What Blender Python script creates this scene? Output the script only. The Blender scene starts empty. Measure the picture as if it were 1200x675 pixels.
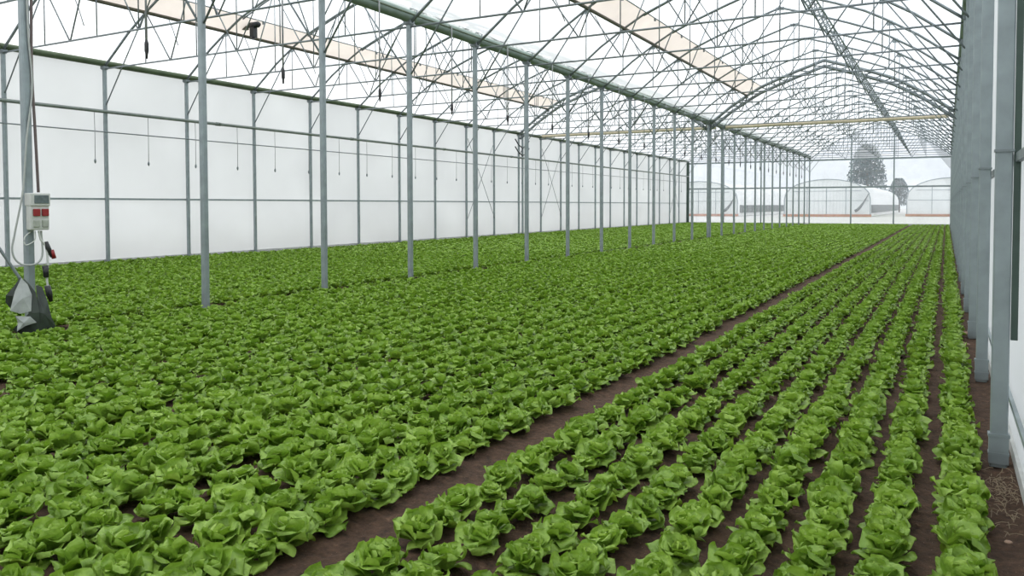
import bpy, math, random
import numpy as np
from mathutils import Vector, Matrix

random.seed(7)
rng = np.random.default_rng(11)
COL = bpy.context.scene.collection
PI = math.pi

# ------------------------------------------------------------------ layout of the place (metres)
CAM_H = 1.491
FOCAL, YAW, PITCH, ROLL, PPY = 921.72, .5043, .0341, .0019, 272.75
XW, XM, XR = -19.1, -9.41, 0.285        # wall posts, middle posts, near wall posts
BAY = 4.85                              # half a bay
XC_NEAR, XC_FAR = -4.56, -14.255        # bay centres
ZT, ZG = 5.05, 5.27                     # tie bars, gutters
N_END = 24
def YN(n): return 5.327 + 2.5 * n
Y_END = YN(N_END)
ARCH = [(0.0, 5.10), (.37, 5.385), (1.0, 5.87), (1.75, 6.34), (2.25, 6.62), (2.95, 6.90), (3.8, 7.21), (4.85, 7.56)]
def arch_z(d):
    """height of the rafter at distance d from the nearer gutter"""
    return float(np.interp(d, [a for a, b in ARCH], [b for a, b in ARCH]))

ORD = ['first', 'second', 'third', 'fourth', 'fifth', 'sixth', 'seventh', 'eighth', 'ninth', 'tenth', 'eleventh', 'twelfth',
       'thirteenth', 'fourteenth', 'fifteenth', 'sixteenth', 'seventeenth', 'eighteenth', 'nineteenth', 'twentieth']
TENS = {2: 'twenty', 3: 'thirty', 4: 'forty', 5: 'fifty', 6: 'sixty'}
TENTH = {2: 'twentieth', 3: 'thirtieth', 4: 'fortieth', 5: 'fiftieth', 6: 'sixtieth'}
def ordinal(i):
    if i <= 20: return ORD[i - 1]
    t, u = divmod(i, 10)
    return TENTH[t] if u == 0 else TENS[t] + '-' + ORD[u - 1]

# ------------------------------------------------------------------ materials
def nodes_of(m):
    m.use_nodes = True
    nt = m.node_tree
    nt.nodes.clear()
    return nt, nt.nodes, nt.links

def mat_metal(name, col, rough=.42, metallic=.75, var=.12, scale=9.0):
    m = bpy.data.materials.new(name)
    nt, N, L = nodes_of(m)
    out = N.new('ShaderNodeOutputMaterial'); b = N.new('ShaderNodeBsdfPrincipled')
    tc = N.new('ShaderNodeTexCoord'); nz = N.new('ShaderNodeTexNoise'); rp = N.new('ShaderNodeValToRGB')
    nz.inputs['Scale'].default_value = scale; nz.inputs['Detail'].default_value = 5
    L.new(tc.outputs['Object'], nz.inputs['Vector']); L.new(nz.outputs['Fac'], rp.inputs['Fac'])
    rp.color_ramp.elements[0].position = .3; rp.color_ramp.elements[1].position = .7
    rp.color_ramp.elements[0].color = (*[c * (1 - var) for c in col], 1)
    rp.color_ramp.elements[1].color = (*[min(1, c * (1 + var)) for c in col], 1)
    L.new(rp.outputs['Color'], b.inputs['Base Color'])
    b.inputs['Metallic'].default_value = metallic; b.inputs['Roughness'].default_value = rough
    L.new(b.outputs[0], out.inputs[0])
    return m

def mat_plain(name, col, rough=.5, var=.08, scale=20.0, metallic=0.0):
    return mat_metal(name, col, rough, metallic, var, scale)

def mat_film(name, transparent=.45, translucent=.40, diffuse=.10, gloss=.05, tint=(1, 1, 1), streak=.04, scale=.7, ribs=0.0, trough=.05):
    """greenhouse film or sheet: part clear, part scattering"""
    m = bpy.data.materials.new(name)
    nt, N, L = nodes_of(m)
    out = N.new('ShaderNodeOutputMaterial')
    tc = N.new('ShaderNodeTexCoord'); nz = N.new('ShaderNodeTexNoise'); rp = N.new('ShaderNodeValToRGB')
    nz.inputs['Scale'].default_value = scale; nz.inputs['Detail'].default_value = 4
    L.new(tc.outputs['Object'], nz.inputs['Vector']); L.new(nz.outputs['Fac'], rp.inputs['Fac'])
    rp.color_ramp.elements[0].position = .3; rp.color_ramp.elements[1].position = .7
    rp.color_ramp.elements[0].color = (*[c * (1 - streak) for c in tint], 1)
    rp.color_ramp.elements[1].color = (*tint, 1)
    colour = rp.outputs['Color']
    if ribs:
        wv = N.new('ShaderNodeTexWave'); wv.wave_type = 'BANDS'; wv.bands_direction = 'Z'
        wv.inputs['Scale'].default_value = ribs; wv.inputs['Distortion'].default_value = 0
        L.new(tc.outputs['Object'], wv.inputs['Vector'])
        rr = N.new('ShaderNodeValToRGB')
        rr.color_ramp.elements[0].position = .05; rr.color_ramp.elements[1].position = .35
        rr.color_ramp.elements[0].color = (.72, .74, .76, 1); rr.color_ramp.elements[1].color = (1, 1, 1, 1)
        L.new(wv.outputs['Fac'], rr.inputs['Fac'])
        mx = N.new('ShaderNodeMix'); mx.data_type = 'RGBA'; mx.blend_type = 'MULTIPLY'; mx.inputs[0].default_value = 1
        L.new(colour, mx.inputs[6]); L.new(rr.outputs['Color'], mx.inputs[7])
        colour = mx.outputs[2]
    tr = N.new('ShaderNodeBsdfTransparent'); tl = N.new('ShaderNodeBsdfTranslucent')
    df = N.new('ShaderNodeBsdfDiffuse'); gl = N.new('ShaderNodeBsdfGlossy'); gl.inputs['Roughness'].default_value = trough
    for n in (tr, tl, df): L.new(colour, n.inputs['Color'])
    tot = transparent + translucent
    m1 = N.new('ShaderNodeMixShader'); m1.inputs[0].default_value = translucent / max(tot, 1e-6)
    L.new(tr.outputs[0], m1.inputs[1]); L.new(tl.outputs[0], m1.inputs[2])
    m2 = N.new('ShaderNodeMixShader'); m2.inputs[0].default_value = diffuse / (tot + diffuse)
    L.new(m1.outputs[0], m2.inputs[1]); L.new(df.outputs[0], m2.inputs[2])
    m3 = N.new('ShaderNodeMixShader'); m3.inputs[0].default_value = gloss / (tot + diffuse + gloss)
    L.new(m2.outputs[0], m3.inputs[1]); L.new(gl.outputs[0], m3.inputs[2])
    L.new(m3.outputs[0], out.inputs[0])
    return m

def mat_leaf(name, dark, light, trans=.28):
    m = bpy.data.materials.new(name)
    nt, N, L = nodes_of(m)
    out = N.new('ShaderNodeOutputMaterial'); b = N.new('ShaderNodeBsdfPrincipled'); tl = N.new('ShaderNodeBsdfTranslucent')
    tc = N.new('ShaderNodeTexCoord'); nz = N.new('ShaderNodeTexNoise')
    nz.inputs['Scale'].default_value = 26; nz.inputs['Detail'].default_value = 3
    L.new(tc.outputs['Object'], nz.inputs['Vector'])
    oi = N.new('ShaderNodeObjectInfo'); ge = N.new('ShaderNodeNewGeometry')
    a = N.new('ShaderNodeMath'); a.operation = 'MULTIPLY'; a.inputs[1].default_value = .30
    L.new(ge.outputs['Random Per Island'], a.inputs[0])
    c = N.new('ShaderNodeMath'); c.operation = 'MULTIPLY_ADD'; c.inputs[1].default_value = .22
    L.new(oi.outputs['Random'], c.inputs[0]); L.new(a.outputs[0], c.inputs[2])
    d = N.new('ShaderNodeMath'); d.operation = 'MULTIPLY_ADD'; d.inputs[1].default_value = .6
    L.new(nz.outputs['Fac'], d.inputs[0]); L.new(c.outputs[0], d.inputs[2])
    rp = N.new('ShaderNodeValToRGB')
    rp.color_ramp.elements[0].position = .2; rp.color_ramp.elements[1].position = .95
    rp.color_ramp.elements[0].color = (*dark, 1); rp.color_ramp.elements[1].color = (*light, 1)
    L.new(d.outputs[0], rp.inputs['Fac'])
    L.new(rp.outputs['Color'], b.inputs['Base Color'])
    b.inputs['Roughness'].default_value = .42; b.inputs['Specular IOR Level'].default_value = .35
    bp = N.new('ShaderNodeBump'); bp.inputs['Strength'].default_value = .5; bp.inputs['Distance'].default_value = .012
    n2 = N.new('ShaderNodeTexNoise'); n2.inputs['Scale'].default_value = 55; n2.inputs['Detail'].default_value = 2
    L.new(tc.outputs['Object'], n2.inputs['Vector']); L.new(n2.outputs['Fac'], bp.inputs['Height'])
    L.new(bp.outputs[0], b.inputs['Normal'])
    hs = N.new('ShaderNodeHueSaturation'); hs.inputs['Value'].default_value = 1.15; hs.inputs['Saturation'].default_value = 1.1
    L.new(rp.outputs['Color'], hs.inputs['Color']); L.new(hs.outputs[0], tl.inputs['Color'])
    mx = N.new('ShaderNodeMixShader'); mx.inputs[0].default_value = trans
    L.new(b.outputs[0], mx.inputs[1]); L.new(tl.outputs[0], mx.inputs[2])
    L.new(mx.outputs[0], out.inputs[0])
    return m

def mat_soil():
    m = bpy.data.materials.new('soil')
    nt, N, L = nodes_of(m)
    out = N.new('ShaderNodeOutputMaterial'); b = N.new('ShaderNodeBsdfPrincipled')
    tc = N.new('ShaderNodeTexCoord')
    n1 = N.new('ShaderNodeTexNoise'); n1.inputs['Scale'].default_value = 24; n1.inputs['Detail'].default_value = 8; n1.inputs['Roughness'].default_value = .7
    n2 = N.new('ShaderNodeTexNoise'); n2.inputs['Scale'].default_value = 2.2; n2.inputs['Detail'].default_value = 3
    vo = N.new('ShaderNodeTexVoronoi'); vo.inputs['Scale'].default_value = 46
    for n in (n1, n2, vo): L.new(tc.outputs['Object'], n.inputs['Vector'])
    rp = N.new('ShaderNodeValToRGB')
    e = rp.color_ramp.elements
    e[0].position = .3; e[0].color = (.044, .024, .014, 1)
    e[1].position = .62; e[1].color = (.165, .090, .052, 1)
    k = e.new(.76); k.color = (.36, .22, .135, 1)
    L.new(n1.outputs['Fac'], rp.inputs['Fac'])
    mx = N.new('ShaderNodeMix'); mx.data_type = 'RGBA'; mx.blend_type = 'MULTIPLY'; mx.inputs[0].default_value = .55
    L.new(rp.outputs['Color'], mx.inputs[6]); L.new(n2.outputs['Fac'], mx.inputs[7])
    # scattered pale grit
    r2 = N.new('ShaderNodeValToRGB'); r2.color_ramp.elements[0].position = .045; r2.color_ramp.elements[1].position = .075
    r2.color_ramp.elements[0].color = (1, 1, 1, 1); r2.color_ramp.elements[1].color = (0, 0, 0, 1)
    L.new(vo.outputs['Distance'], r2.inputs['Fac'])
    m2 = N.new('ShaderNodeMix'); m2.data_type = 'RGBA'
    L.new(r2.outputs['Color'], m2.inputs[0]); L.new(mx.outputs[2], m2.inputs[6]); m2.inputs[7].default_value = (.5, .36, .26, 1)
    L.new(m2.outputs[2], b.inputs['Base Color'])
    b.inputs['Roughness'].default_value = .95
    bp = N.new('ShaderNodeBump'); bp.inputs['Strength'].default_value = 1; bp.inputs['Distance'].default_value = .03
    L.new(n1.outputs['Fac'], bp.inputs['Height']); L.new(bp.outputs[0], b.inputs['Normal'])
    L.new(b.outputs[0], out.inputs[0])
    return m

M = {}
M['steel'] = mat_metal('galvanised_steel', (.28, .325, .335), .50, .5, .12, 7)
M['steel_dark'] = mat_metal('weathered_tube', (.22, .25, .26), .5, .55, .15, 5)
M['gutter'] = mat_metal('gutter_sheet', (.20, .255, .22), .42, .45, .14, 3)  # slight green in the colour stands in for reflected lettuce
M['gutter_green'] = mat_metal('reflected_green_sheet', (.075, .105, .055), .55, .2, .2, 3)  # green of mirrored plants and backlit darkness mixed into the base colour
M['dark'] = mat_plain('dark_plastic', (.018, .019, .02), .45)
M['darkbar'] = mat_metal('dark_bar', (.10, .095, .07), .5, .3)
M['channel'] = mat_metal('dark_green_channel', (.055, .085, .07), .5, .3)
M['pipe'] = mat_metal('grey_green_pipe', (.19, .22, .20), .45, .3)
M['wire'] = mat_metal('thin_wire', (.28, .29, .29), .5, .4)
M['cream'] = mat_film('cream_screen', .04, .52, .40, .01, (.96, .855, .78), .08, 1.2)
M['cream_roll'] = mat_plain('cream_fabric', (.62, .54, .40), .8, .15)
M['roof'] = mat_film('roof_film', .50, .40, .08, .02, (.93, .94, .945), .10, .5, trough=.35)
M['wallfilm'] = mat_film('wall_film', .24, .56, .16, .03, (.85, .862, .86), .07, .45)
M['sheet'] = mat_film('corrugated_gable_sheet', .58, .32, .08, .04, (.97, .98, 1), .05, 1, ribs=1.15)
M['clear'] = mat_film('clear_panel', .86, .05, .01, .10, (.985, .995, 1), .03, 1.5, trough=.02)
M['soil'] = mat_soil()
M['leaf'] = mat_leaf('lettuce_leaf', (.110, .225, .020), (.390, .570, .100), .22)
M['heart'] = mat_leaf('lettuce_heart', (.140, .270, .024), (.430, .600, .115), .22)
M['kerb'] = mat_plain('pale_kerb', (.46, .47, .45), .8, .2, 6)
M['box'] = mat_plain('pale_enclosure', (.55, .56, .53), .45, .05)
M['lid'] = mat_plain('smoked_window', (.10, .13, .13), .15, .2, 30)
M['red'] = mat_plain('red_plastic', (.25, .012, .014), .45)
M['socket'] = mat_plain('grey_socket', (.36, .38, .33), .5)
M['cable'] = mat_plain('grey_cable', (.40, .42, .40), .5)
M['cable_white'] = mat_plain('white_cable', (.62, .63, .60), .5)
M['cable_brown'] = mat_plain('brown_cable', (.13, .10, .095), .5)
M['tarp'] = mat_plain('grey_green_sheeting', (.040, .052, .043), .42, .35, 8)
M['tarp_light'] = mat_plain('silver_sheeting', (.36, .38, .37), .42, .25, 9)
M['stone'] = mat_plain('stone', (.30, .20, .14), .9, .3, 12)
M['straw'] = mat_plain('straw', (.26, .20, .13), .9, .2)
M['yard'] = mat_plain('pale_yard', (.46, .45, .43), .95, .10, .12)
M['tunnel'] = mat_film('tunnel_film', .12, .40, .46, .03, (.86, .89, .88), .10, .3)
M['tunnel_roof'] = mat_film('tunnel_roof_film', .06, .40, .54, .03, (.93, .93, .92), .08, .2)
M['brick'] = mat_plain('terracotta_board', (.42, .20, .13), .9, .15, 2)
M['mesh'] = mat_plain('dark_vent_mesh', (.10, .115, .115), .8, .2, 4)
M['hedge'] = mat_leaf('haze_tinted_foliage', (.055, .095, .100), (.120, .180, .195), .2)  # bluish leaf colour stands in for haze over the distance
M['bark'] = mat_plain('bark', (.10, .075, .06), .9, .2)

# ------------------------------------------------------------------ mesh helpers
class MB:
    def __init__(s): s.v = []; s.f = []; s.mi = []
    def add(s, vs, fs, mi=0):
        o = len(s.v); s.v += [tuple(v) for v in vs]; s.f += [tuple(i + o for i in f) for f in fs]; s.mi += [mi] * len(fs)
    def box(s, c, d, mi=0, R=None):
        x, y, z = [k / 2 for k in d]
        P = [Vector(p) for p in ((-x, -y, -z), (x, -y, -z), (x, y, -z), (-x, y, -z), (-x, -y, z), (x, -y, z), (x, y, z), (-x, y, z))]
        if R is not None: P = [R @ p for p in P]
        C = Vector(c)
        s.add([C + p for p in P], [(3, 2, 1, 0), (4, 5, 6, 7), (0, 1, 5, 4), (1, 2, 6, 5), (2, 3, 7, 6), (3, 0, 4, 7)], mi)
    def tube(s, pts, r, seg=8, mi=0, cap=True):
        pts = [Vector(p) for p in pts]; n = len(pts); rr = r if isinstance(r, (list, tuple)) else [r] * n
        vs = []
        t0 = (pts[1] - pts[0]).normalized()
        ref = Vector((0, 0, 1)) if abs(t0.z) < .9 else Vector((0, 1, 0))
        for i, p in enumerate(pts):
            t = (pts[min(i + 1, n - 1)] - pts[max(i - 1, 0)]).normalized()
            u = t.cross(ref)
            if u.length < 1e-4: u = t.cross(Vector((1, 0, 0)))
            u.normalize(); w = u.cross(t).normalized()
            for k in range(seg):
                a = 2 * PI * k / seg
                vs.append(p + (u * math.cos(a) + w * math.sin(a)) * rr[i])
        fs = [(i * seg + k, i * seg + (k + 1) % seg, (i + 1) * seg + (k + 1) % seg, (i + 1) * seg + k) for i in range(n - 1) for k in range(seg)]
        if cap: fs += [tuple(range(seg))[::-1], tuple((n - 1) * seg + k for k in range(seg))]
        s.add(vs, fs, mi)
    def extrude_y(s, prof, y0, y1, mi=0, closed=True):
        n = len(prof)
        vs = [(x, y0, z) for x, z in prof] + [(x, y1, z) for x, z in prof]
        fs = [(k, (k + 1) % n, n + (k + 1) % n, n + k) for k in range(n if closed else n - 1)]
        if closed: fs += [tuple(range(n))[::-1], tuple(range(n, 2 * n))]
        s.add(vs, fs, mi)
    def mesh(s, name, mats, smooth=False):
        me = bpy.data.meshes.new(name); me.from_pydata(s.v, [], s.f)
        for m in (mats if isinstance(mats, (list, tuple)) else [mats]): me.materials.append(m)
        if any(s.mi): me.polygons.foreach_set('material_index', s.mi)
        if smooth: me.polygons.foreach_set('use_smooth', [True] * len(s.f))
        me.update(); return me

def link(name, me, parent=None, loc=(0, 0, 0), rz=0):
    o = bpy.data.objects.new(name, me); COL.objects.link(o)
    o.location = loc; o.rotation_euler = (0, 0, rz)
    if parent: o.parent = parent
    return o
def tag(o, label, cat, group=None, kind=None):
    o['label'] = label; o['category'] = cat
    if group: o['group'] = group
    if kind: o['kind'] = kind
    return o
def thing(name, label, cat, loc=(0, 0, 0), group=None):
    return tag(link(name, None, None, loc), label, cat, group)
def struct(name, me, label, cat):
    o = link(name, me); tag(o, label, cat); o['kind'] = 'structure'; return o
def copy_thing(root, loc, label, group=None):
    r = root.copy(); COL.objects.link(r); r.location = loc; r['label'] = label
    if group: r['group'] = group
    for ch in root.children:
        c = ch.copy(); COL.objects.link(c); c.parent = r
        for g in ch.children:
            d = g.copy(); COL.objects.link(d); d.parent = c
    return r

# ------------------------------------------------------------------ rows of the crop
ROWS = [.088, -.205, -.463, -.721, -.979, -1.237, -1.500, -1.765, -2.035]
FIRST_PAST_FURROW = len(ROWS)
ROWS += [-2.515 - .262 * k for k in range(9)]
ROWS += [-4.935 - .257 * k for k in range(6)]
ROWS += [-6.53 - .257 * k for k in range(11)]
ROWS += [-9.72 - .255 * k for k in range(9)]
ROWS += [-12.15 - .255 * k for k in range(9)]
ROWS += [-14.58 - .255 * k for k in range(9)]
ROWS += [-17.0 - .255 * k for k in range(8)]
STEP = .198

# ------------------------------------------------------------------ camera maths (also used to choose which plants stand in view)
fw = Vector((-math.sin(YAW) * math.cos(PITCH), math.cos(YAW) * math.cos(PITCH), -math.sin(PITCH)))
rt0 = Vector((math.cos(YAW), math.sin(YAW), 0)); up0 = rt0.cross(fw)
rt = math.cos(ROLL) * rt0 - math.sin(ROLL) * up0
up = math.sin(ROLL) * rt0 + math.cos(ROLL) * up0
def project(P):
    P = np.asarray(P, float) - np.array([0, 0, CAM_H])
    d = P @ np.array(fw); x = P @ np.array(rt); y = P @ np.array(up)
    return 600 + FOCAL * x / d, PPY - FOCAL * y / d, d

# ------------------------------------------------------------------ ground and shell
def make_floor():
    xs = np.arange(-20.0, .62, .05)
    ys = np.concatenate([np.arange(-2, 9, .06), np.arange(9, 20, .25), np.arange(20, Y_END + .6, 1.5), [Y_END + .4]])
    X, Y = np.meshgrid(xs, ys)
    near = np.min(np.abs(X[..., None] - np.array(ROWS)), axis=-1)
    Z = -.018 * np.clip(near / .13, 0, 1) ** 2 - .012
    Z += (rng.random(X.shape) - .5) * .012 * (Y < 12)
    Z[(X > .33)] = -.005
    n, m = X.shape
    v = np.stack([X, Y, Z], -1).reshape(-1, 3)
    i = np.arange(n * m).reshape(n, m)
    f = np.stack([i[:-1, :-1], i[:-1, 1:], i[1:, 1:], i[1:, :-1]], -1).reshape(-1, 4)
    me = bpy.data.meshes.new('floor'); me.from_pydata(v.tolist(), [], f.tolist()); me.materials.append(M['soil'])
    me.polygons.foreach_set('use_smooth', [True] * len(f)); me.update()
    return me
struct('floor', make_floor(), 'brown tilled soil floor under the lettuce rows', 'floor')

b = MB(); b.box((-20, 150, -.16), (500, 460, .16)); struct('ground', b.mesh('yard', M['yard']), 'pale yard outside around the greenhouse', 'ground')

Y0S = -3.0
def film_roof(xc):
    mb = MB(); off = .07
    eave = [(.115, 5.395), (.42, 5.50)] + [(d, z + off) for d, z in ARCH[2:]]
    prof = [(-BAY + d, z) for d, z in eave] + [(BAY - d, z) for d, z in eave[::-1][1:]]
    prof = [(xc + x, z) for x, z in prof]
    mb.extrude_y(prof, Y0S, Y_END, closed=False)
    return mb.mesh('ceiling', M['roof'], True)
struct('ceiling', film_roof(XC_NEAR), 'white translucent film roof over the rows nearest the camera', 'ceiling')
struct('ceiling', film_roof(XC_FAR), 'white translucent film roof beyond the middle posts', 'ceiling')

b = MB(); b.box((XW - .10, (Y0S + Y_END) / 2, 2.6), (.012, Y_END - Y0S, 5.26))
struct('wall_left', b.mesh('wall_left', M['wallfilm']), 'long white translucent film side wall beyond the crop', 'wall')
b = MB(); b.box((.385, (Y0S + Y_END) / 2, 2.65), (.012, Y_END - Y0S, 5.25))
struct('wall_right', b.mesh('wall_right', M['wallfilm']), 'white film side wall behind the dense line of posts', 'wall')
# wall behind the camera closes the house
b = MB()
for xc in (XC_NEAR, XC_FAR):
    prof = [(xc - BAY + d, z + .05) for d, z in ARCH] + [(xc + BAY - d, z + .05) for d, z in ARCH[::-1][1:]]
    vs = [(x, Y0S, z) for x, z in prof] + [(x, Y0S, -.02) for x, z in prof]; n = len(prof)
    b.add(vs, [(k, k + 1, n + k + 1, n + k) for k in range(n - 1)])
struct('wall_back', b.mesh('wall_back', M['wallfilm']), 'white film end wall behind the camera', 'wall')
# far gable: corrugated sheet above, clear panels below
b = MB()
for xc in (XC_NEAR, XC_FAR):
    prof = [(xc - BAY + d, z + .05) for d, z in ARCH] + [(xc + BAY - d, z + .05) for d, z in ARCH[::-1][1:]]
    vs = [(x, Y_END + .06, z) for x, z in prof] + [(x, Y_END + .06, 5.0) for x, z in prof]; n = len(prof)
    b.add(vs, [(k, k + 1, n + k + 1, n + k) for k in range(n - 1)])
struct('wall_far', b.mesh('wall_far', M['sheet']), 'corrugated clear gable sheet high on the far end', 'wall')
b = MB(); b.box((XC_NEAR, Y_END + .06, 2.5), (2 * BAY - .06, .012, 4.98))
struct('window_1', b.mesh('window_1', M['clear']), 'clear end panel at the far end of the nearest bay', 'window')
b = MB(); b.box((XC_FAR, Y_END + .06, 2.5), (2 * BAY - .06, .012, 4.98))
struct('window_2', b.mesh('window_2', M['clear']), 'clear end panel at the far end beyond the middle posts', 'window')
b = MB(); b.box((.385, 31, .02), (.05, 69, .10)); struct('trim_1', b.mesh('kerb', M['kerb']), 'pale kerb at the foot of the near film wall', 'kerb')
b = MB(); b.box((XC_NEAR - 4.8, Y_END + .05, .03), (19.4, .10, .14)); struct('trim_2', b.mesh('kerb_far', M['kerb']), 'pale kerb under the far end panels', 'kerb')
b = MB(); b.box((XW - .10, 31, .04), (.06, 68, .16)); struct('trim_3', b.mesh('kerb_left', M['kerb']), 'pale kerb at the foot of the long white film wall', 'kerb')

# ------------------------------------------------------------------ posts
def shaft_mesh(w, d, h, name, mat):
    mb = MB(); c = .16 * min(w, d)
    prof = [(-w / 2 + c, -d / 2), (w / 2 - c, -d / 2), (w / 2, -d / 2 + c), (w / 2, d / 2 - c), (w / 2 - c, d / 2), (-w / 2 + c, d / 2), (-w / 2, d / 2 - c), (-w / 2, -d / 2 + c)]
    n = 8
    vs = [(x, y, -.02) for x, y in prof] + [(x, y, h) for x, y in prof]
    mb.add(vs, [(k, (k + 1) % n, n + (k + 1) % n, n + k) for k in range(n)] + [tuple(range(n))[::-1], tuple(range(n, 2 * n))])
    return mb.mesh(name, mat)
def cap_mesh(w, d, z, t=.07):
    mb = MB(); mb.box((0, 0, z), (w, d, t)); mb.box((0, 0, z - t / 2 - .01), (w * .8, d * .8, .02)); return mb.mesh('cap_plate', M['steel_dark'])

def build_post(label, group, w, d, h, loc, mat=M['steel'], sleeve=False, capw=.16):
    r = thing('steel_post', label, 'post', loc, group)
    link('shaft', shaft_mesh(w, d, h, 'shaft', mat), r)
    link('cap_plate', cap_mesh(capw, capw, h - .02), r)
    if sleeve:
        mb = MB(); mb.box((0, 0, .085), (w + .012, d + .012, .17)); mb.box((0, 0, .165), (w + .022, d + .022, .018)); mb.box((0, 0, .06), (w + .018, d + .018, .012))
        link('base_sleeve', mb.mesh('base_sleeve', M['steel']), r)
    return r

# middle row
P0 = None
for n in range(0, N_END + 1):
    loc = (XM, YN(n), 0)
    lab = 'galvanised middle-row post carrying the switch box and cables' if n == 0 else \
          'galvanised middle-row post, %s along from the post with the switch box' % ordinal(n)
    if P0 is None: P0 = build_post(lab, 'middle row of posts', .092, .092, 5.16, loc); P0['group'] = 'middle row of posts'
    else: copy_thing(P0, loc, lab)
copy_thing(P0, (XM, YN(12) + .36, 0), 'extra middle-row post standing close behind its neighbour halfway down the house')
# wall row
W0 = None
for n in range(0, N_END + 1):
    loc = (XW, YN(n), 0)
    lab = 'slim post against the long white wall, %s from the near end' % ordinal(n - 1 if n > 1 else 1)
    if n < 2: continue
    if W0 is None: W0 = build_post(lab, 'posts along the white wall', .085, .085, 5.10, loc, capw=.14)
    else: copy_thing(W0, loc, lab)
copy_thing(W0, (XW, YN(12) + .42, 0), 'extra wall post doubling its neighbour beside the forked pipe bracket')
# near wall row
R0 = None
for n in range(0, N_END + 1):
    loc = (XR, YN(n) - .03, 0)
    lab = 'wide galvanised post by the near film wall, %s from the camera' % ordinal(n + 1)
    if R0 is None:
        R0 = build_post(lab, 'dense posts along the near film wall', .088, .045, 5.16, loc, sleeve=True, capw=.12)
        mb = MB(); mb.box((0, 0, 1.80), (.099, .064, .014)); link('splice_band', mb.mesh('splice_band', M['steel_dark']), R0)
    else: copy_thing(R0, loc, lab)

mb = MB()
mb.extrude_y([(.0, 0), (.034, 0), (.034, .01), (.01, .01), (.01, .03), (0, .03)], 0, 1)
me = mb.mesh('channel', M['channel'])
for v in me.vertices: v.co = Vector((v.co.x + .048, v.co.z - .018, .72 + v.co.y * 4.4))
me.update(); link('guide_channel', me, R0)

# ------------------------------------------------------------------ gutters
def gutter(x, zc, w, h, name_mat, label):
    r = thing('roof_gutter', label, 'gutter', (x, 0, zc), 'roof gutters between the bays')
    mb = MB()
    prof = []
    prof = [(w / 2 * math.cos(2 * PI * k / 20), h / 2 * math.sin(2 * PI * k / 20)) for k in range(20)]
    mb.extrude_y(prof, Y0S, Y_END)
    me = mb.mesh('trough', name_mat, True); link('trough', me, r)
    return r, w, h
g1, w1, h1 = gutter(XM, ZG, .21, .25, M['gutter'], 'big grey-green gutter running over the middle row of posts')
g2, w2, h2 = gutter(XW - .02, 5.19, .17, .16, M['gutter_green'], 'dark backlit gutter along the top of the long white wall')
g3, w3, h3 = gutter(XR + .0, ZG, .16, .20, M['gutter'], 'gutter over the dense posts of the near film wall')
mb = MB(); mb.tube([(w1 / 2 - .01, Y0S, .015), (w1 / 2 - .01, Y_END, .015)], .022, 8); link('drip_channel', mb.mesh('drip_channel', M['gutter_green']), g1)
clip = MB()
clip.tube([(-.12, 0, .02), (-.11, 0, .12), (-.05, 0, .165), (.05, 0, .165), (.11, 0, .12), (.12, 0, .02)], .014, 6)
clipm = clip.mesh('gutter_clip', M['steel'])
for n in range(1, N_END): link('gutter_clip', clipm, g1, (0, YN(n) + .12, 0))

# ------------------------------------------------------------------ roof trusses
def lz(d): return arch_z(d)
def side(s, d): return s * (BAY - d)          # s=-1 left slope, +1 right slope
def truss_meshes(heavy=False):
    parts = []
    R = .031 if not heavy else .068
    for s in (-1, 1):
        mb = MB()
        ds = [.06, .37, .7, 1.0, 1.4, 1.75, 2.25, 2.6, 2.95, 3.4, 3.8, 4.3, 4.85]
        mb.tube([(side(s, d), 0, lz(d)) for d in ds], R, 8)
        if heavy:
            mb.tube([(side(s, d), .06, lz(d) - .24) for d in ds], R, 8)
            for a, c in zip(ds[:-1], ds[1:]): mb.tube([(side(s, a), 0, lz(a)), (side(s, c), .06, lz(c) - .24)], .024, 6)
        parts.append(('rafter', mb.mesh('rafter', M['steel_dark'], True)))
    mb = MB(); mb.tube([(-BAY + .06, 0, ZT), (BAY - .06, 0, ZT)], .021, 8); parts.append(('tie_bar', mb.mesh('tie_bar', M['steel_dark'], True)))
    mb = MB(); mb.tube([(0, 0, lz(4.85)), (0, 0, ZT)], .013, 6); parts.append(('king_post', mb.mesh('king_post', M['steel_dark'], True)))
    for s in (-1, 1):
        for kind, a, c, r in (('hanger', (1.65, lz(1.65)), (1.65, ZT), .013), ('hanger', (3.5, lz(3.5)), (3.5, ZT), .013),
                              ('strut', (1.68, lz(1.68)), (2.56, ZT), .016), ('strut', (2.58, ZT), (3.45, lz(3.45)), .016),
                              ('strut', (3.52, lz(3.52)), (4.83, ZT), .014),
                              ('knee_brace', (.05, 4.12), (1.63, lz(1.63)), .017)):
            mb = MB(); mb.tube([(side(s, a[0]), 0, a[1]), (side(s, c[0]), 0, c[1])], r, 6)
            parts.append((kind, mb.mesh(kind, M['steel_dark'], True)))
        mb = MB(); mb.box((side(s, 1.65), 0, lz(1.65) - .05), (.14, .012, .12)); parts.append(('gusset', mb.mesh('gusset', M['steel'])))
    mb = MB(); mb.box((0, 0, lz(4.85) - .03), (.24, .014, .10)); parts.append(('ridge_plate', mb.mesh('ridge_plate', M['steel'])))
    if not heavy:
        mb = MB(); mb.tube([(side(-1, d), .11, lz(d) + .015) for d in (2.2, 2.6, 2.95, 3.4, 3.8, 4.3, 4.8)], .020, 6)
        mb.tube([(side(-1, 2.25), .11, lz(2.25) + .015), (side(-1, 2.25), 0, lz(2.25))], .012, 6)
        parts.append(('vent_rib', mb.mesh('vent_rib', M['steel_dark'], True)))
    return parts
TM, TH = truss_meshes(), truss_meshes(True)
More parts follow.
